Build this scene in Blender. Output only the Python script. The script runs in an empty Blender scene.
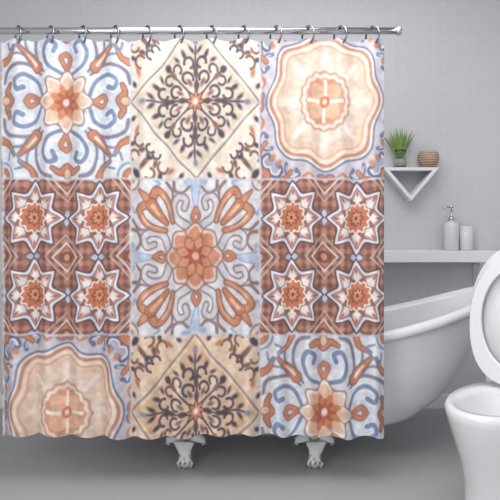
import bpy, bmesh, math, random
import numpy as np
from mathutils import Vector, Matrix
random.seed(4)
S = bpy.context.scene
COL = S.collection
try:
    S.view_settings.view_transform = 'Standard'
except Exception: pass

def lin(c):
    return tuple((v/255/12.92 if v/255 <= .04045 else ((v/255+.055)/1.055)**2.4) for v in c)

def mat(name, rgb, rough=.5, metal=0, trans=0, ior=1.45, coat=0, noise=0.0, nscale=8):
    m = bpy.data.materials.new(name); m.use_nodes = True
    nt = m.node_tree; b = nt.nodes['Principled BSDF']
    c = lin(rgb)
    b.inputs['Base Color'].default_value = (*c, 1)
    b.inputs['Roughness'].default_value = rough
    b.inputs['Metallic'].default_value = metal
    b.inputs['Transmission Weight'].default_value = trans
    b.inputs['IOR'].default_value = ior
    b.inputs['Coat Weight'].default_value = coat
    if noise > 0:
        n = nt.nodes.new('ShaderNodeTexNoise'); n.inputs['Scale'].default_value = nscale
        tc = nt.nodes.new('ShaderNodeTexCoord')
        nt.links.new(tc.outputs['Object'], n.inputs['Vector'])
        mx = nt.nodes.new('ShaderNodeMix'); mx.data_type = 'RGBA'
        mx.inputs[6].default_value = (*[v*(1-noise) for v in c], 1)
        mx.inputs[7].default_value = (*[min(1, v*(1+noise)) for v in c], 1)
        nt.links.new(n.outputs['Fac'], mx.inputs[0])
        nt.links.new(mx.outputs[2], b.inputs['Base Color'])
    return m

def empty(name, loc=(0,0,0)):
    e = bpy.data.objects.new(name, None); e.location = loc; COL.objects.link(e); return e

def obj(name, bm, m, parent=None, smooth=True, sub=0, bevel=0):
    me = bpy.data.meshes.new(name)
    bmesh.ops.recalc_face_normals(bm, faces=bm.faces)
    bm.to_mesh(me); bm.free()
    if smooth:
        for p in me.polygons: p.use_smooth = True
    me.materials.append(m)
    o = bpy.data.objects.new(name, me); COL.objects.link(o)
    if parent: o.parent = parent
    if bevel:
        b = o.modifiers.new('bevel', 'BEVEL'); b.width = bevel; b.segments = 3
    if sub:
        s = o.modifiers.new('sub', 'SUBSURF'); s.levels = sub; s.render_levels = sub
    return o

def box(bm, x0, x1, y0, y1, z0, z1):
    vs = [bm.verts.new((x, y, z)) for x in (x0, x1) for y in (y0, y1) for z in (z0, z1)]
    for f in ((0,1,3,2),(4,6,7,5),(0,4,5,1),(2,3,7,6),(0,2,6,4),(1,5,7,3)):
        bm.faces.new([vs[i] for i in f])

def boxobj(name, dims, m, parent=None, bevel=0):
    bm = bmesh.new(); box(bm, *dims)
    return obj(name, bm, m, parent, smooth=False, bevel=bevel)

def lathe(bm, prof, c=(0,0,0), n=40, cap=True):
    rings = []
    for r, z in prof:
        rings.append([bm.verts.new((c[0]+r*math.cos(2*math.pi*i/n), c[1]+r*math.sin(2*math.pi*i/n), c[2]+z)) for i in range(n)])
    for a, b in zip(rings, rings[1:]):
        for i in range(n):
            bm.faces.new((a[i], a[(i+1)%n], b[(i+1)%n], b[i]))
    if cap:
        bm.faces.new(rings[0]); bm.faces.new(rings[-1])

def tube(bm, pts, rads, n=12, closed=False, flat=(1,1)):
    pts = [Vector(p) for p in pts]; rings = []; N = len(pts)
    if not hasattr(rads, '__len__'): rads = [rads]*N
    for i, p in enumerate(pts):
        if closed: t = pts[(i+1)%N]-pts[i-1]
        else: t = pts[min(i+1, N-1)]-pts[max(i-1, 0)]
        t.normalize()
        up = Vector((0,0,1)) if abs(t.z) < .9 else Vector((0,1,0))
        u = t.cross(up).normalized(); v = t.cross(u).normalized()
        rings.append([bm.verts.new(p+(u*math.cos(2*math.pi*k/n)*flat[0]+v*math.sin(2*math.pi*k/n)*flat[1])*rads[i]) for k in range(n)])
    M = N if closed else N-1
    for i in range(M):
        a, b = rings[i], rings[(i+1)%N]
        for k in range(n): bm.faces.new((a[k], a[(k+1)%n], b[(k+1)%n], b[k]))
    if not closed:
        bm.faces.new(rings[0]); bm.faces.new(rings[-1])

def torus(bm, c, R, r, axis_rot, n=40, m=10):
    rings = []
    for i in range(n):
        a = 2*math.pi*i/n
        ring = []
        for k in range(m):
            b = 2*math.pi*k/m
            v = Vector(((R+r*math.cos(b))*math.cos(a), (R+r*math.cos(b))*math.sin(a), r*math.sin(b)))
            ring.append(bm.verts.new(axis_rot @ v + Vector(c)))
        rings.append(ring)
    for i in range(n):
        a, b = rings[i], rings[(i+1)%n]
        for k in range(m): bm.faces.new((a[k], a[(k+1)%m], b[(k+1)%m], b[k]))

def ellipsoid(bm, c, s, rot=None, n=20):
    M = Matrix.Translation(c) @ (rot.to_4x4() if rot else Matrix()) @ Matrix.Diagonal((*s, 1))
    bmesh.ops.create_uvsphere(bm, u_segments=n, v_segments=n//2, radius=1, matrix=M)

# ------------------------------------------------------------- materials
white = mat('white_porcelain', (226,227,230), .18, coat=.35)
shelfw = mat('white_lacquer', (234,235,238), .35)
chrome = mat('chrome', (205,206,210), .14, metal=1)
ringm = mat('ring_steel', (140,142,148), .2, metal=1)
trimw = mat('trim_paint', (226,227,230), .4)

def wall_mat():
    m = bpy.data.materials.new('wall_tile'); m.use_nodes = True
    nt = m.node_tree; b = nt.nodes['Principled BSDF']; L = nt.links.new
    geo = nt.nodes.new('ShaderNodeNewGeometry'); sep = nt.nodes.new('ShaderNodeSeparateXYZ')
    L(geo.outputs['Position'], sep.inputs[0])
    add = nt.nodes.new('ShaderNodeMath'); L(sep.outputs[0], add.inputs[0]); L(sep.outputs[1], add.inputs[1])
    cb = nt.nodes.new('ShaderNodeCombineXYZ'); L(add.outputs[0], cb.inputs[0]); L(sep.outputs[2], cb.inputs[1])
    br = nt.nodes.new('ShaderNodeTexBrick'); L(cb.outputs[0], br.inputs['Vector'])
    br.offset = 0; br.inputs['Scale'].default_value = 1
    br.inputs['Brick Width'].default_value = .13; br.inputs['Row Height'].default_value = .13
    br.inputs['Mortar Size'].default_value = .003; br.inputs['Mortar Smooth'].default_value = .6
    br.inputs['Color1'].default_value = (*lin((203,204,208)), 1)
    br.inputs['Color2'].default_value = (*lin((205,206,210)), 1)
    br.inputs['Mortar'].default_value = (*lin((210,211,215)), 1)
    def mod(sock):
        d = nt.nodes.new('ShaderNodeMath'); d.operation = 'DIVIDE'; L(sock, d.inputs[0]); d.inputs[1].default_value = .13
        f = nt.nodes.new('ShaderNodeMath'); f.operation = 'FRACT'; L(d.outputs[0], f.inputs[0])
        s = nt.nodes.new('ShaderNodeMath'); s.operation = 'SUBTRACT'; L(f.outputs[0], s.inputs[0]); s.inputs[1].default_value = .5
        a = nt.nodes.new('ShaderNodeMath'); a.operation = 'ABSOLUTE'; L(s.outputs[0], a.inputs[0]); return a
    ax = mod(add.outputs[0]); az = mod(sep.outputs[2])
    sm = nt.nodes.new('ShaderNodeMath'); L(ax.outputs[0], sm.inputs[0]); L(az.outputs[0], sm.inputs[1])
    mr = nt.nodes.new('ShaderNodeMapRange'); L(sm.outputs[0], mr.inputs[0])
    mr.inputs[1].default_value = .15; mr.inputs[2].default_value = .07; mr.inputs[3].default_value = 0; mr.inputs[4].default_value = .4
    mx = nt.nodes.new('ShaderNodeMix'); mx.data_type = 'RGBA'
    L(mr.outputs[0], mx.inputs[0]); L(br.outputs['Color'], mx.inputs[6]); mx.inputs[7].default_value = (*lin((218,219,223)), 1)
    L(mx.outputs[2], b.inputs['Base Color'])
    b.inputs['Roughness'].default_value = .5
    return m
wallm = wall_mat()
floorm = mat('floor_stone', (168,169,170), .55, noise=.03, nscale=5)
ceilm = mat('ceiling_paint', (225,225,226), .8)

# ------------------------------------------------------------- room
WB = 1.18
boxobj('wall_back', (-1.95, 1.85, WB, WB+.1, 0, 2.8), wallm)
boxobj('wall_left', (-2.05, -1.95, -3.4, WB+.1, 0, 2.8), wallm)
boxobj('wall_right', (1.85, 1.95, -3.4, WB+.1, 0, 2.8), wallm)
boxobj('floor', (-2.05, 1.95, -3.4, WB+.1, -.1, 0), floorm)
boxobj('ceiling', (-2.05, 1.95, -3.4, WB+.1, 2.8, 2.9), ceilm)
boxobj('baseboard_back', (-1.95, 1.85, WB-.015, WB, 0, .09), trimw, bevel=.004)

# ------------------------------------------------------------- curtain
K = .00448
def sm(a, b, x):
    t = np.clip((x-a)/(b-a), 0, 1); return t*t*(3-2*t)
U0, U1, V0, V1 = -1, 385, 38.5, 437
nx, ny = 820, 840
u = np.linspace(U0, U1, nx); v = np.linspace(V0, V1, ny)
U, V = np.meshgrid(u, v)
UU = U + .7*np.sin(V/17.)+.5*np.sin(V/7.+U/11.)
VV = V + .7*np.sin(U/15.)+.5*np.sin(U/6.+V/13.)
tx = UU/130.; ty = (VV-23)/156.
ci = np.floor(tx).astype(int) % 3; ri = np.clip(np.floor(ty).astype(int), 0, 2)
X = (tx % 1)*2-1; Y = (ty % 1)*2-1
img = np.zeros((*U.shape, 3)); img[:] = 200

class P:
    def __init__(s, X, Y, base):
        s.x, s.y = X, Y
        s.r = np.hypot(X, Y); s.t = np.arctan2(Y, X)
        s.p = np.maximum(abs(X), abs(Y)); s.q = np.minimum(abs(X), abs(Y))
        s.c = np.zeros((*X.shape, 3)); s.c[:] = base
    def put(s, m, col, k=1):
        m = (m*k)[..., None]; s.c = s.c*(1-m)+np.array(col, float)*m
    def ell(s, cx, cy, rx, ry, ang, col, k=1, out=None, ow=.03):
        a = math.radians(ang); dx, dy = s.p-cx, s.q-cy
        e1 = (dx*math.cos(a)+dy*math.sin(a)); e2 = (-dx*math.sin(a)+dy*math.cos(a))
        def mk(rx, ry):
            sf = .02/min(rx, ry); d = np.hypot(e1/rx, e2/ry); return 1-sm(1-sf, 1+sf, d)
        if out is not None: s.put(mk(rx+ow, ry+ow), out, k)
        s.put(mk(rx, ry), col, k)
    def arc(s, cx, cy, r, w, col, a0=-180, a1=180, k=1):
        dx, dy = s.p-cx, s.q-cy; d = abs(np.hypot(dx, dy)-r)
        a = np.degrees(np.arctan2(dy, dx)); mid = (a0+a1)/2; h = (a1-a0)/2
        da = abs((a-mid+180) % 360-180)
        s.put((1-sm(w/2-.017, w/2+.017, d))*(1-sm(h-4, h+4, da) if h < 175 else 1), col, k)
    def curve(s, pts, w0, w1, col, out=None, ow=.02, k=1):
        P_ = [np.array(p, float) for p in pts]; P_ = [2*P_[0]-P_[1]]+P_+[2*P_[-1]-P_[-2]]
        q = []
        for i in range(1, len(P_)-2):
            for t in np.linspace(0, 1, 7)[:-1]:
                a, b, c, d = P_[i-1:i+3]
                q.append(.5*(2*b+(c-a)*t+(2*a-5*b+4*c-d)*t*t+(3*b-a-3*c+d)*t**3))
        q.append(P_[-2]); n = len(q)
        D = np.full(s.p.shape, 9.)
        for i in range(n-1):
            x0, y0 = q[i]; x1, y1 = q[i+1]; dx, dy = x1-x0, y1-y0
            t = np.clip(((s.p-x0)*dx+(s.q-y0)*dy)/(dx*dx+dy*dy+1e-9), 0, 1)
            w = w0+(w1-w0)*(i+t)/(n-1)
            D = np.minimum(D, np.hypot(s.p-x0-t*dx, s.q-y0-t*dy)-w/2)
        if out is not None: s.put(1-sm(ow-.015, ow+.015, D), out, k)
        s.put(1-sm(-.015, .015, D), col, k)
    def seg(s, x0, y0, x1, y1, w, col, k=1):
        dx, dy = x1-x0, y1-y0; L2 = dx*dx+dy*dy
        t = np.clip(((s.p-x0)*dx+(s.q-y0)*dy)/L2, 0, 1)
        d = np.hypot(s.p-x0-t*dx, s.q-y0-t*dy); s.put(1-sm(w/2-.014, w/2+.017, d), col, k)
    def ros(s, R, a, n, col, ph=0, k=1, sf=.02):
        b = R+a*np.cos(n*s.t+ph); s.put(1-sm(b-sf, b+sf, s.r), col, k)
    def star(s, R, a, n, col, ph=0, k=1, sf=.02, pw=1.0):
        w = abs(np.sin(n*s.t/2+ph)); b = R-a*w**pw; s.put(1-sm(b-sf, b+sf, s.r), col, k)

OR=(204,134,102); BR=(138,102,94); DK=(80,74,90); BL=(126,142,174); LB=(186,200,222); CR=(236,228,220); PE=(228,192,168); WH=(226,227,233); NV=(98,108,142)

def tA(X, Y):
    s = P(X, Y, (224,226,231))
    s.ell(.72,.0,.2,.26,0,LB,.4)
    s.curve([(.36,.06),(.46,.26),(.64,.34),(.78,.26),(.74,.15),(.65,.18)], .05,.07, BL, out=(238,238,242), ow=.02)
    s.curve([(.38,.34),(.56,.46),(.76,.46),(.92,.38),(.97,.24)], .035,.06, (134,130,148))
    s.curve([(.56,.46),(.64,.58),(.8,.6),(.9,.54)], .05,.02, BL)
    s.curve([(.42,0),(.56,.07),(.62,0)], .05,.05, OR, out=BR, ow=.012)
    s.curve([(.84,0),(.9,.1),(.86,.2)], .1,.04, OR, out=BR, ow=.018)
    s.ell(.92,0,.07,.05,0,PE,out=BR,ow=.015)
    s.curve([(.97,.5),(.86,.56),(.78,.7)], .08,.03, OR, out=BR, ow=.015)
    s.curve([(.44,.44),(.56,.56),(.7,.7)], .13,.03, OR, out=BR, ow=.018)
    s.curve([(.47,.47),(.6,.6)], .045,.015, CR)
    s.curve([(.72,.72),(.84,.66),(.88,.76)], .04,.03, BL)
    s.ell(1,1,.19,.19,0,WH,out=BL,ow=.025); s.ell(1,1,.13,.13,0,OR,out=BR,ow=.015); s.ell(1,1,.06,.06,0,CR)
    s.ros(.375,.05,8,(150,118,114)); s.ros(.35,.05,8,CR); s.ros(.3,.05,8,PE)
    s.put((1-sm(.05,.3,abs(np.cos(4*s.t))))*sm(.14,.2,s.r)*(1-sm(.31,.36,s.r)), OR,.6)
    s.ros(.2,.04,8,OR,math.pi); s.ros(.13,.04,8,(184,104,78)); s.ros(.05,0,1,CR)
    return s.c
def tM(X, Y):
    s = P(X, Y, (224,223,227))
    s.curve([(.66,0),(.8,0),(.98,0)], .04,.15, LB, out=(156,168,194), ow=.015)
    s.ell(.97,.14,.05,.05,0,(174,190,218))
    s.curve([(.4,.12),(.5,.28),(.66,.32),(.77,.25),(.73,.14),(.63,.16)], .09,.06, (212,210,216), out=(142,122,124), ow=.022)
    s.curve([(.9,.1),(.82,.2),(.86,.32),(.97,.34)], .035,.05, (148,122,120))
    s.curve([(.72,.36),(.85,.36),(.97,.46)], .03,.045, (148,122,120))
    s.curve([(.9,.62),(.95,.56),(.99,.64)], .04,.03, (154,170,202))
    # curled leaf with a bud on each diagonal
    s.curve([(.46,.34),(.62,.38),(.78,.48),(.86,.6),(.78,.66)], .05,.085, (208,142,108), out=BR, ow=.018)
    s.curve([(.56,.375),(.7,.43),(.8,.52)], .015,.03, PE)
    s.curve([(.44,.44),(.56,.56),(.68,.68)], .05,.14, (208,136,100), out=BR, ow=.02)
    s.curve([(.54,.54),(.66,.66)], .02,.06, (234,200,174))
    s.curve([(.76,.76),(.86,.86)], .09,.02, (208,142,108), out=BR, ow=.015)
    s.ell(1,1,.13,.13,0,CR,out=BR,ow=.02); s.ell(1,1,.06,.06,0,OR)
    s.curve([(.42,0),(.52,.05),(.62,0)], .03,.05, OR, out=BR, ow=.014)
    s.ros(.42,.03,8,(146,114,108)); s.ros(.395,.03,8,(228,210,198)); s.ros(.35,.04,8,(208,142,110))
    s.put((1-sm(.08,.3,abs(np.sin(4*s.t+math.pi/2))))*sm(.2,.26,s.r)*(1-sm(.34,.39,s.r)), (158,100,84),.65)
    s.ros(.25,.04,8,BR,math.pi,.7); s.ros(.22,.04,8,(214,152,120),math.pi); s.star(.19,.09,8,(176,96,78)); s.ros(.05,0,1,PE)
    return s.c
def tF(X, Y, a, b):
    s = P(X, Y, a)
    d = s.p+s.q
    s.put(sm(.97,1.0,d), b)
    s.put(1-sm(.3,.9,s.r), (238,224,208), .5)
    s.put(1-sm(.01,.026,abs(d-1.0)), (150,146,156)); s.put(1-sm(.005,.02,abs(d-.94)), (248,240,230),.7)
    s.seg(.12,0,.74,0,.022,DK); s.seg(.1,.1,.4,.4,.022,DK)
    s.arc(.3,.12,.075,.034,DK,-120,170); s.arc(.5,.1,.07,.034,DK,-170,120); s.arc(.4,.27,.06,.03,DK,-150,120)
    s.ell(.6,.18,.06,.03,30,DK); s.ell(.24,.1,.055,.028,30,BR); s.ell(.68,.06,.06,.025,40,DK); s.ell(.42,.42,.055,.045,45,DK)
    s.ell(.52,.28,.05,.022,60,DK); s.ell(.36,.0,.05,.035,0,(96,78,82))
    s.ell(.8,0,.05,.035,0,BL); s.ell(.2,0,.06,.04,0,(96,78,82)); s.ell(.44,0,.05,.045,0,(96,78,82)); s.ell(.33,.33,.06,.035,45,BR)
    s.arc(.84,.5,.08,.032,(126,90,82),-90,150); s.arc(.93,.7,.07,.032,(126,90,82),-180,60); s.arc(.68,.6,.055,.03,DK,-100,150)
    s.ell(.78,.78,.12,.035,45,(126,90,82)); s.ell(.92,.92,.08,.045,135,DK); s.ell(.89,.38,.06,.03,70,OR); s.ell(.96,.55,.05,.03,20,DK); s.ell(.8,.62,.06,.03,15,(126,90,82)); s.ell(.96,.22,.045,.03,40,DK); s.ell(.72,.7,.05,.025,100,DK)
    s.ros(.13,.03,8,DK); s.ros(.1,.03,8,OR); s.ros(.04,0,1,CR)
    return s.c
def tD(X, Y):
    s = P(X, Y, (206,200,208))
    s.ell(.9,.9,.2,.2,45,(150,158,186),.7)
    s.curve([(.62,.72),(.74,.84),(.92,.86),(.96,.74),(.88,.68),(.82,.74)], .07,.06, NV)
    s.curve([(.66,.75),(.76,.83),(.91,.84),(.94,.75),(.88,.7)], .02,.03, CR)
    s.curve([(.8,.6),(.9,.6),(.98,.5),(.95,.4),(.88,.44)], .05,.06, (112,122,158)); s.curve([(.83,.6),(.91,.58),(.97,.5),(.94,.42)], .015,.025, CR)
    s.ell(.93,.93,.09,.05,135,OR,out=BR,ow=.015); s.ell(.8,.72,.05,.035,40,OR)
    s.curve([(.9,.52),(.97,.6),(.99,.68)], .05,.03, OR, out=BR, ow=.012)
    s.curve([(.99,.34),(.94,.26),(.98,.18)], .05,.03, OR); s.ell(.985,.06,.04,.06,0,OR,out=NV,ow=.018)
    th = s.t; q = .815+.02*np.cos(4*th+math.pi)+.04*np.cos(8*th)
    def band(o, col, k=1): s.put(1-sm(q+o-.018, q+o+.018, s.r), col, k)
    band(.075, NV); band(.05, CR); band(.015, (190,136,114)); band(-.03, (238,218,202)); band(-.09,(216,170,144)); band(-.12,(232,216,202))
    s.put(sm(.35,.72,s.r)*(1-sm(q-.16,q-.1,s.r)), (222,182,156), .55)
    s.put((1-sm(.02,.09,abs(s.p-s.q)))*sm(.36,.44,s.r)*(1-sm(.6,.75,s.r)), (246,240,232), .8)
    s.put((1-sm(.02,.09,s.q))*sm(.36,.44,s.r)*(1-sm(.6,.75,s.r)), (246,240,232), .5)
    s.ros(.39,.012,16,(196,150,128)); s.ros(.36,.012,16,(240,222,208)); s.ros(.31,.01,16,(212,154,126)); s.ros(.24,.04,4,(230,186,158),math.pi)
    s.put((1-sm(.01,.035,s.q))*(1-sm(.26,.31,s.r)), (248,236,224)); s.ros(.08,0,1,(200,124,94)); s.ros(.035,0,1,CR)
    return s.c
def tS(X, Y):
    x2 = ((X+1) % 1)*2-1; y2 = ((Y+1) % 1)*2-1
    s = P(x2, y2, (162,110,94))
    w = np.sin((x2+y2)*13)*np.sin((x2-y2)*13)
    s.put(sm(.1,.5,w), (122,86,82), .85); s.put(sm(.1,.5,-w), (194,146,126), .7)
    m = s.p+s.q
    s.put(1-sm(.02,.05,abs(m-1.62)), (218,204,198)); s.put(1-sm(.02,.05,abs(m-1.42)), (202,178,170),.8)
    s.ell(1,1,.17,.17,0,(136,88,78)); s.ell(1,1,.09,.09,0,(212,152,124))
    s.ell(1,0,.09,.2,0,LB,out=(112,86,92),ow=.03)
    s.star(1.0,.28,8,(112,80,82),pw=1.1); s.star(.93,.28,8,(224,224,232),pw=1.1); s.star(.82,.25,8,(136,122,140),pw=1.1); s.star(.77,.25,8,(208,158,134),pw=1.1)
    s.star(.68,.22,8,(232,229,229),pw=1.); s.star(.56,.16,8,(152,104,92),math.pi/2)
    s.ell(.66,0,.08,.028,0,(172,96,76)); s.ell(.47,.47,.08,.028,45,(172,96,76))
    s.ros(.4,.03,12,(236,227,220)); s.ros(.34,.035,12,(202,126,94)); s.ros(.2,.03,8,(146,88,74)); s.ros(.14,.03,8,(214,150,116)); s.ros(.05,0,1,(124,68,58))
    return s.c

tiles = {(0,0):tA,(0,1):lambda a,b:tF(a,b,(226,206,184),(238,226,210)),(0,2):tD,
         (1,0):tS,(1,1):tM,(1,2):tS,
         (2,0):tD,(2,1):lambda a,b:tF(a,b,(228,188,152),(236,210,184)),(2,2):tA}
for (r, c), f in tiles.items():
    mk = (ri == r) & (ci == c)
    rows = np.where(mk.any(1))[0]; cols = np.where(mk.any(0))[0]
    sl = (slice(rows[0], rows[-1]+1), slice(cols[0], cols[-1]+1))
    res = f(X[sl], Y[sl]); sub = img[sl]; m = mk[sl]
    sub[m] = res[m]; img[sl] = sub
g = 1-sm(.004, .026, 1-np.maximum(abs(X), abs(Y)))
g2 = (g*.8)[..., None]; img = img*(1-g2)+np.array((206,208,218.))*g2
rng = np.random.default_rng(3)
def vnoise(sc):
    gx, gy = int((U1-U0)/sc)+3, int((V1-V0)/sc)+3
    G = rng.random((gy, gx)); fx = (U-U0)/sc; fy = (V-V0)/sc
    ix, iy = fx.astype(int), fy.astype(int); fx, fy = fx-ix, fy-iy
    fx = fx*fx*(3-2*fx); fy = fy*fy*(3-2*fy)
    return (G[iy,ix]*(1-fx)+G[iy,ix+1]*fx)*(1-fy)+(G[iy+1,ix]*(1-fx)+G[iy+1,ix+1]*fx)*fy
img *= (1+.12*(vnoise(3.5)-.5)+.08*(vnoise(9)-.5))[..., None]
img = img*.95+np.array((222,220,221.))*.05
img = np.clip(img*.97, 0, 240)/255
linimg = np.where(img <= .04045, img/12.92, ((img+.055)/1.055)**2.4)
hv = (V-V0)/(V1-V0)
ph = 2*np.pi*(U-373)/32.35
jit = .5*np.sin(U/57.)+.35*np.sin(U/23.+1)
yy = (.013+.019*hv)*(-np.cos(ph+jit*hv)) + .008*hv*np.sin(U/41.+hv*1.5) + .005*np.sin(U/9.+hv*4)*hv
yy += .008
zz = 1.1875-(V-220)*K + hv**6*(.011*np.cos(ph+jit+.8)+.005*np.sin(U/31.)) - (1-sm(0,.04,hv))*.004*(1-np.cos(ph))
xx = (U-250)*K
co = np.stack([xx, yy, zz], -1).reshape(-1, 3).astype(np.float32)
idx = np.arange(nx*ny).reshape(ny, nx)
q = np.stack([idx[:-1,:-1], idx[1:,:-1], idx[1:,1:], idx[:-1,1:]], -1).reshape(-1, 4).astype(np.int32)
me = bpy.data.meshes.new('shower_curtain')
me.vertices.add(len(co)); me.vertices.foreach_set('co', co.ravel())
me.loops.add(q.size); me.loops.foreach_set('vertex_index', q.ravel())
me.polygons.add(len(q)); me.polygons.foreach_set('loop_start', np.arange(0, q.size, 4, dtype=np.int32))
me.polygons.foreach_set('use_smooth', np.ones(len(q), dtype=bool))
me.update(calc_edges=True); me.validate()
at = me.color_attributes.new('print', 'FLOAT_COLOR', 'POINT')
rgba = np.ones((nx*ny, 4), np.float32); rgba[:, :3] = linimg.reshape(-1, 3)
at.data.foreach_set('color', rgba.ravel())
cm = bpy.data.materials.new('printed_polyester'); cm.use_nodes = True
nt = cm.node_tree; b = nt.nodes['Principled BSDF']; a = nt.nodes.new('ShaderNodeAttribute'); a.attribute_name = 'print'
nt.links.new(a.outputs['Color'], b.inputs['Base Color']); b.inputs['Roughness'].default_value = .55
b.inputs['Specular IOR Level'].default_value = .3
me.materials.append(cm)
curtain = empty('shower_curtain')
co_ = bpy.data.objects.new('cloth', me); COL.objects.link(co_); co_.parent = curtain

# rod and rings
RZ = 2.038
rod = empty('curtain_rod')
bm = bmesh.new()
tube(bm, [(-1.93,.012,RZ), (.655,.012,RZ)], .0155, n=24)
tube(bm, [(.655,.012,RZ), (.66,.012,RZ), (.676,.012,RZ), (.680,.012,RZ)], [.016,.02,.02,.016], n=24)
tube(bm, [(-1.95,.012,RZ), (-1.935,.012,RZ), (-1.92,.012,RZ)], [.03,.03,.018], n=24)
obj('rod', bm, chrome, rod, sub=0)
rs = empty('curtain_rings')
for k in range(12):
    px = 373-32.35*k; x = (px-250)*K
    bm = bmesh.new()
    R = .041; cz = RZ+.020-R+.001
    rot = Matrix.Rotation(math.radians(35), 3, 'Z') @ Matrix.Rotation(math.radians(90), 3, 'Y')
    torus(bm, (x, .012, cz), R, .0045, rot, n=40, m=10)
    ellipsoid(bm, Vector((x, .012, cz)) + rot @ Vector((R*.7, R*.7, 0)), (.0075,.0075,.0075))
    torus(bm, (x, .000, cz-R+.004), .0095, .003, Matrix.Rotation(math.radians(90), 3, 'X'), n=24, m=8)
    obj('ring_%d' % (k+1), bm, ringm, rs)

# ------------------------------------------------------------- bathtub
tub = empty('clawfoot_bathtub')
CY = .485
T  = [0, .08, .2, .4, .6, .8, 1.0]
XR = [.50, .70, .85, 1.00, 1.11, 1.20, 1.27]
XL = [-.45, -.62, -.74, -.83, -.88, -.91, -.93]
BB = [.16, .24, .29, .32, .335, .342, .35]
ZZ = [.0, .015, .09, .28, .52, .77, 1.0]
def ring_pts(t, off, dz, n=96, zmin=None):
    xr, xl, bb, zf = (np.interp(t, T, A) for A in (XR, XL, BB, ZZ))
    out = []
    cx = (xr+xl)/2*.35 + .0
    for i in range(n):
        th = 2*math.pi*i/n; c, s = math.cos(th), math.sin(th)
        A = (xr-cx) if c >= 0 else (cx-xl)
        e = .86
        X = A*math.copysign(abs(c)**e, c); Y = bb*math.copysign(abs(s)**e, s)
        nl = Vector((X/A**2, Y/bb**2, 0)); nl = nl.normalized() if nl.length > 0 else Vector((1,0,0))
        xx = cx+X+nl.x*off; yy = Y+nl.y*off
        xn = max(0, (cx+X)/1.28)
        rz = .575+.245*xn**2.1 + .05*max(0, -(cx+X)/.93)**2
        z = .135+zf*(rz-.135)+dz
        out.append((xx, CY+yy, z))
    return out
rings = []
for t in np.linspace(0, 1, 25): rings.append(ring_pts(t, 0, 0))
for o, dz in ((.012,-.014),(.03,-.02),(.045,-.004),(.044,.018),(.027,.032),(.004,.032),(-.014,.02),(-.024,0)):
    rings.append(ring_pts(1, o, dz))
for t in np.linspace(.93, .06, 12): rings.append(ring_pts(t, -.028, .025*(1-t)))
bm = bmesh.new(); vr = [[bm.verts.new(p) for p in r] for r in rings]
n = 96
for a_, b_ in zip(vr, vr[1:]):
    for i in range(n): bm.faces.new((a_[i], a_[(i+1)%n], b_[(i+1)%n], b_[i]))
bm.faces.new(vr[0]); bm.faces.new(vr[-1])
obj('basin', bm, white, tub)
for nme, fx, fy, sx, sy in (('foot_1',-.31,.22,-1,-1),('foot_2',.31,.22,1,-1),('foot_3',-.31,.75,-1,1),('foot_4',.31,.75,1,1)):
    bm = bmesh.new()
    path = [(fx-sx*.01,fy-sy*.05,.19),(fx,fy-sy*.01,.155),(fx+sx*.008,fy+sy*.015,.12),(fx+sx*.004,fy+sy*.016,.085),(fx,fy+sy*.005,.05),(fx,fy+sy*.01,.028)]
    tube(bm, path, [.08,.07,.05,.034,.026,.03], n=20, flat=(1,.75))
    ellipsoid(bm, (fx,fy+sy*.012,.027), (.034,.034,.027))
    for a in (-35, 0, 35):
        d = Vector((math.sin(math.radians(a)), sy*math.cos(math.radians(a)), 0))
        p0 = Vector((fx,fy,.06))
        tube(bm, [p0+d*.012, p0+d*.035+Vector((0,0,-.008)), p0+d*.05+Vector((0,0,-.03)), p0+d*.046+Vector((0,0,-.052))], [.012,.014,.012,.005], n=10)
    for s2 in (-1, 1):
        tube(bm, [(fx+s2*.03,fy,.15),(fx+s2*.065,fy,.135),(fx+s2*.085,fy,.125),(fx+s2*.09,fy,.112),(fx+s2*.078,fy,.106)], [.03,.022,.016,.011,.007], n=12)
    obj(nme, bm, white, tub)

# ------------------------------------------------------------- triangle shelf
tri = empty('triangular_wall_shelf')
bm = bmesh.new()
D0, D1 = WB-.11, WB
xa, xb, zt, za = .815, 1.165, 1.512, 1.305
xm = (xa+xb)/2; t = .02
def prism(bm, pts, y0, y1):
    f = [bm.verts.new((x, y0, z)) for x, z in pts]; g = [bm.verts.new((x, y1, z)) for x, z in pts]
    n = len(pts); bm.faces.new(f); bm.faces.new(g)
    for i in range(n): bm.faces.new((f[i], f[(i+1)%n], g[(i+1)%n], g[i]))
sl = (zt-za)/(xm-xa); k = t*math.hypot(1, sl)
prism(bm, [(xa,zt),(xb,zt),(xb-(t)/sl,zt-t),(xa+t/sl,zt-t)], D0, D1)
prism(bm, [(xa+t/sl,zt-t),(xa+t/sl+k/sl,zt-t),(xm,za+k),(xm,za)], D0, D1)
prism(bm, [(xb-t/sl,zt-t),(xm,za),(xm,za+k),(xb-t/sl-k/sl,zt-t)], D0, D1)
obj('frame', bm, shelfw, tri, smooth=False)
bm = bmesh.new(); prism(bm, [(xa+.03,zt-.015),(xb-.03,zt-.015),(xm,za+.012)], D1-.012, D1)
obj('back_panel', bm, mat('grey_panel', (158,161,166), .5), tri, smooth=False)

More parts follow.
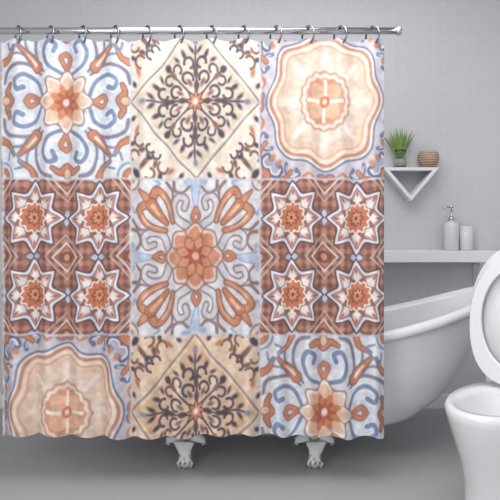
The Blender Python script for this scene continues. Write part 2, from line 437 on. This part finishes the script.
# glass vase with plant
vx, vy = .935, WB-.055
vase = empty('potted_succulent')
glass = mat('glass', (240,245,245), .03, trans=1, ior=1.3)
bm = bmesh.new()
lathe(bm, [(.026,.0),(.036,.006),(.042,.03),(.04,.06),(.036,.085),(.038,.11),(.035,.11),(.033,.085),(.037,.06),(.039,.03),(.032,.008)], (vx,vy,zt), n=40)
obj('glass_pot', bm, glass, vase)
bm = bmesh.new(); lathe(bm, [(.03,.009),(.037,.03),(.0365,.05),(.02,.055)], (vx,vy,zt), n=30)
obj('sand', bm, mat('sand', (206,200,180), .9, noise=.2, nscale=120), vase)
bm = bmesh.new()
for k in range(34):
    a = k*2.4; tilt = .12+.45*((k*7) % 10)/10; L = .15+.06*random.random()
    d = Vector((math.cos(a)*math.sin(tilt), math.sin(a)*math.sin(tilt)*.6, math.cos(tilt)))
    p = Vector((vx,vy,zt+.05)); pts = [p+Vector((d.x*.01,d.y*.01,0))+d*L*s+Vector((d.x,d.y,0))*.04*s*s for s in (0,.25,.5,.75,1)]
    tube(bm, pts, [.004,.006,.006,.0045,.0006], n=8)
obj('leaves', bm, mat('succulent_green', (134,160,92), .5, noise=.3, nscale=30), vase)

# terracotta bowl
bowl = empty('decorative_bowl')
bx = 1.107
bm = bmesh.new()
prof = [(.028,0),(.045,.008),(.06,.03),(.066,.055),(.063,.082),(.055,.1),(.051,.1),(.059,.08),(.061,.055),(.055,.03),(.03,.01)]
lathe(bm, prof, (bx,WB-.05-.02,zt), n=48)
wm = bpy.data.materials.new('wicker_bowl'); wm.use_nodes = True
nt = wm.node_tree; b = nt.nodes['Principled BSDF']; wv = nt.nodes.new('ShaderNodeTexWave'); wv.bands_direction = 'Z'
wv.inputs['Scale'].default_value = 22; wv.inputs['Distortion'].default_value = 1
g = nt.nodes.new('ShaderNodeNewGeometry'); nt.links.new(g.outputs['Position'], wv.inputs['Vector'])
cr = nt.nodes.new('ShaderNodeValToRGB'); cr.color_ramp.elements[0].color = (*lin((134,104,88)),1); cr.color_ramp.elements[1].color = (*lin((206,182,160)),1)
nt.links.new(wv.outputs['Fac'], cr.inputs[0]); nt.links.new(cr.outputs[0], b.inputs['Base Color']); b.inputs['Roughness'].default_value = .6
obj('bowl_body', bm, wm, bowl)

# ------------------------------------------------------------- long shelf
sh = empty('wall_shelf')
zs = 1.0
boxobj('board', (.52, 1.50, WB-.17, WB, zs-.07, zs), shelfw, sh, bevel=.004)
bm = bmesh.new()
for xo in (1.41, .60):
    box(bm, xo-.005, xo+.035, WB-.13, WB, zs-.09, zs-.07)
    box(bm, xo-.005, xo+.035, WB-.025, WB, zs-.25, zs-.09)
    vs = [(WB-.12, zs-.09), (WB-.095, zs-.09), (WB-.02, zs-.22), (WB-.02, zs-.245)]
    f = [bm.verts.new((xo, y, z)) for y, z in vs]; g_ = [bm.verts.new((xo+.03, y, z)) for y, z in vs]
    bm.faces.new(f); bm.faces.new(g_)
    for i in range(4): bm.faces.new((f[i], f[(i+1)%4], g_[(i+1)%4], g_[i]))
obj('brackets', bm, shelfw, sh, smooth=False, bevel=.002)

cer = mat('dispenser_ceramic', (218,220,224), .25, coat=.3)
sd = empty('soap_dispenser')
dx, dy = 1.245, WB-.085
bm = bmesh.new()
lathe(bm, [(.04,0),(.045,.005),(.045,.155),(.041,.168),(.018,.176),(.016,.19)], (dx,dy,zs), n=40)
obj('bottle', bm, cer, sd)
bm = bmesh.new()
lathe(bm, [(.018,.186),(.018,.205),(.007,.208),(.006,.26),(.014,.262),(.014,.275),(.008,.279)], (dx,dy,zs), n=24)
tube(bm, [(dx,dy,zs+.268),(dx-.035,dy-.01,zs+.269),(dx-.055,dy-.016,zs+.26)], [.007,.006,.004], n=12)
obj('pump', bm, chrome, sd)
cup = empty('toothbrush_tumbler')
bm = bmesh.new()
lathe(bm, [(.036,0),(.04,.005),(.044,.15),(.041,.15),(.036,.01)], (1.338,dy+.005,zs), n=40)
obj('tumbler_body', bm, cer, cup)

# ------------------------------------------------------------- toilet
to = empty('toilet')
H = Vector((1.125, -.17, 0)); ang = math.radians(40)
fw = Vector((-math.sin(ang), -math.cos(ang), 0)); rt = Vector((math.cos(ang), -math.sin(ang), 0))
def TL(f, r, z): return H+fw*f+rt*r+Vector((0,0,z))
def oval(f0, f1, w, n=48, e=.8):
    c = (f0+f1)/2; h = (f1-f0)/2; out = []
    for i in range(n):
        a = 2*math.pi*i/n; ca, sa = math.cos(a), math.sin(a)
        ee = e if ca < 0 else 1
        out.append((c+h*math.copysign(abs(ca)**ee, ca), w*math.copysign(abs(sa)**ee, sa)))
    return out
def loft(bm, secs, n=48):
    rr = [[bm.verts.new(TL(f, r, z)) for f, r in oval(f0, f1, w, n)] for f0, f1, w, z in secs]
    for a_, b_ in zip(rr, rr[1:]):
        for i in range(n): bm.faces.new((a_[i], a_[(i+1)%n], b_[(i+1)%n], b_[i]))
    bm.faces.new(rr[0]); bm.faces.new(rr[-1])
bm = bmesh.new()
loft(bm, [(-.12,.36,.15,0),(-.12,.37,.155,.02),(-.12,.36,.15,.06),(-.12,.37,.15,.16),(-.12,.41,.16,.26),(-.12,.46,.182,.36),(-.12,.49,.194,.43),(-.12,.495,.197,.46),(-.115,.485,.19,.475),
          (.03,.45,.15,.475),(.04,.44,.14,.45),(.08,.40,.11,.34),(.14,.32,.06,.27)])
obj('bowl', bm, white, to)
def up(s, r, d, tilt):
    ct, st = math.cos(tilt), math.sin(tilt)
    return TL(-.0 - s*st + d*ct, r, .485 + s*ct + d*st)
LT = math.radians(6)
def lidring(bm, d0, d1, tilt, L, w):
    n = 48; O = oval(0, L, w, n); I = oval(.07, L-.055, w-.05, n, 1)
    secs = [(O, d0), (O, d1), (I, d1), (I, d0)]
    rr = [[bm.verts.new(up(s, r, d, tilt)) for s, r in pts] for pts, d in secs]
    for a_, b_ in zip(rr, rr[1:]+rr[:1]):
        for i in range(n): bm.faces.new((a_[i], a_[(i+1)%n], b_[(i+1)%n], b_[i]))
bm = bmesh.new(); lidring(bm, .03, .05, LT, .55, .195)
obj('seat', bm, white, to, bevel=.005, smooth=False)
bm = bmesh.new()
O = oval(0, .60, .205); n = 48
secs = [(1,.022),(1,.006),(.97,-.002),(.9,-.006)]
rr = [[bm.verts.new(up(.30+(s-.30)*k, r*k, d, LT)) for s, r in O] for k, d in secs]
for a_, b_ in zip(rr, rr[1:]):
    for i in range(n): bm.faces.new((a_[i], a_[(i+1)%n], b_[(i+1)%n], b_[i]))
bm.faces.new(rr[0]); bm.faces.new(rr[-1])
obj('lid', bm, white, to)
bm = bmesh.new()
for z0, z1, w, f0, f1 in ((.40,.83,.18,-.29,-.125),(.83,.86,.19,-.30,-.12)):
    vs = [bm.verts.new(TL(f, r, z)) for f in (f0, f1) for r in (-w, w) for z in (z0, z1)]
    for f in ((0,1,3,2),(4,6,7,5),(0,4,5,1),(2,3,7,6),(0,2,6,4),(1,5,7,3)): bm.faces.new([vs[i] for i in f])
obj('tank', bm, white, to, smooth=False, bevel=.015)

# ------------------------------------------------------------- light
def area(name, loc, target, size, e, col=(1,1,1)):
    l = bpy.data.lights.new(name, 'AREA'); l.energy = e; l.size = size; l.color = col
    o = bpy.data.objects.new(name, l); COL.objects.link(o); o.location = loc
    o.rotation_euler = (Vector(target)-Vector(loc)).to_track_quat('-Z', 'Y').to_euler(); return o
area('overhead_fill', (.2,-.5,2.75), (.2,-.3,0), 1.8, 44)  # added unseen area fill below the ceiling, evens out the wall brightness
area('front_left_key', (-1.7,-3.0,1.7), (.3,.3,.9), 1.4, 38, (1,.99,.97))  # added key from front left to shade the folds; no window there
w = bpy.data.worlds.new('world'); S.world = w; w.use_nodes = True
w.node_tree.nodes['Background'].inputs[0].default_value = (.99,.99,1,1)
w.node_tree.nodes['Background'].inputs[1].default_value = 1.25

# ------------------------------------------------------------- camera
c = bpy.data.cameras.new('camera'); co = bpy.data.objects.new('camera', c); COL.objects.link(co)
co.location = (0,-2.88,1.1875); co.rotation_euler = (math.pi/2,0,0)
c.sensor_width = 36; c.lens = 36*643/500; c.shift_y = -.06; c.clip_start = .05
S.camera = co
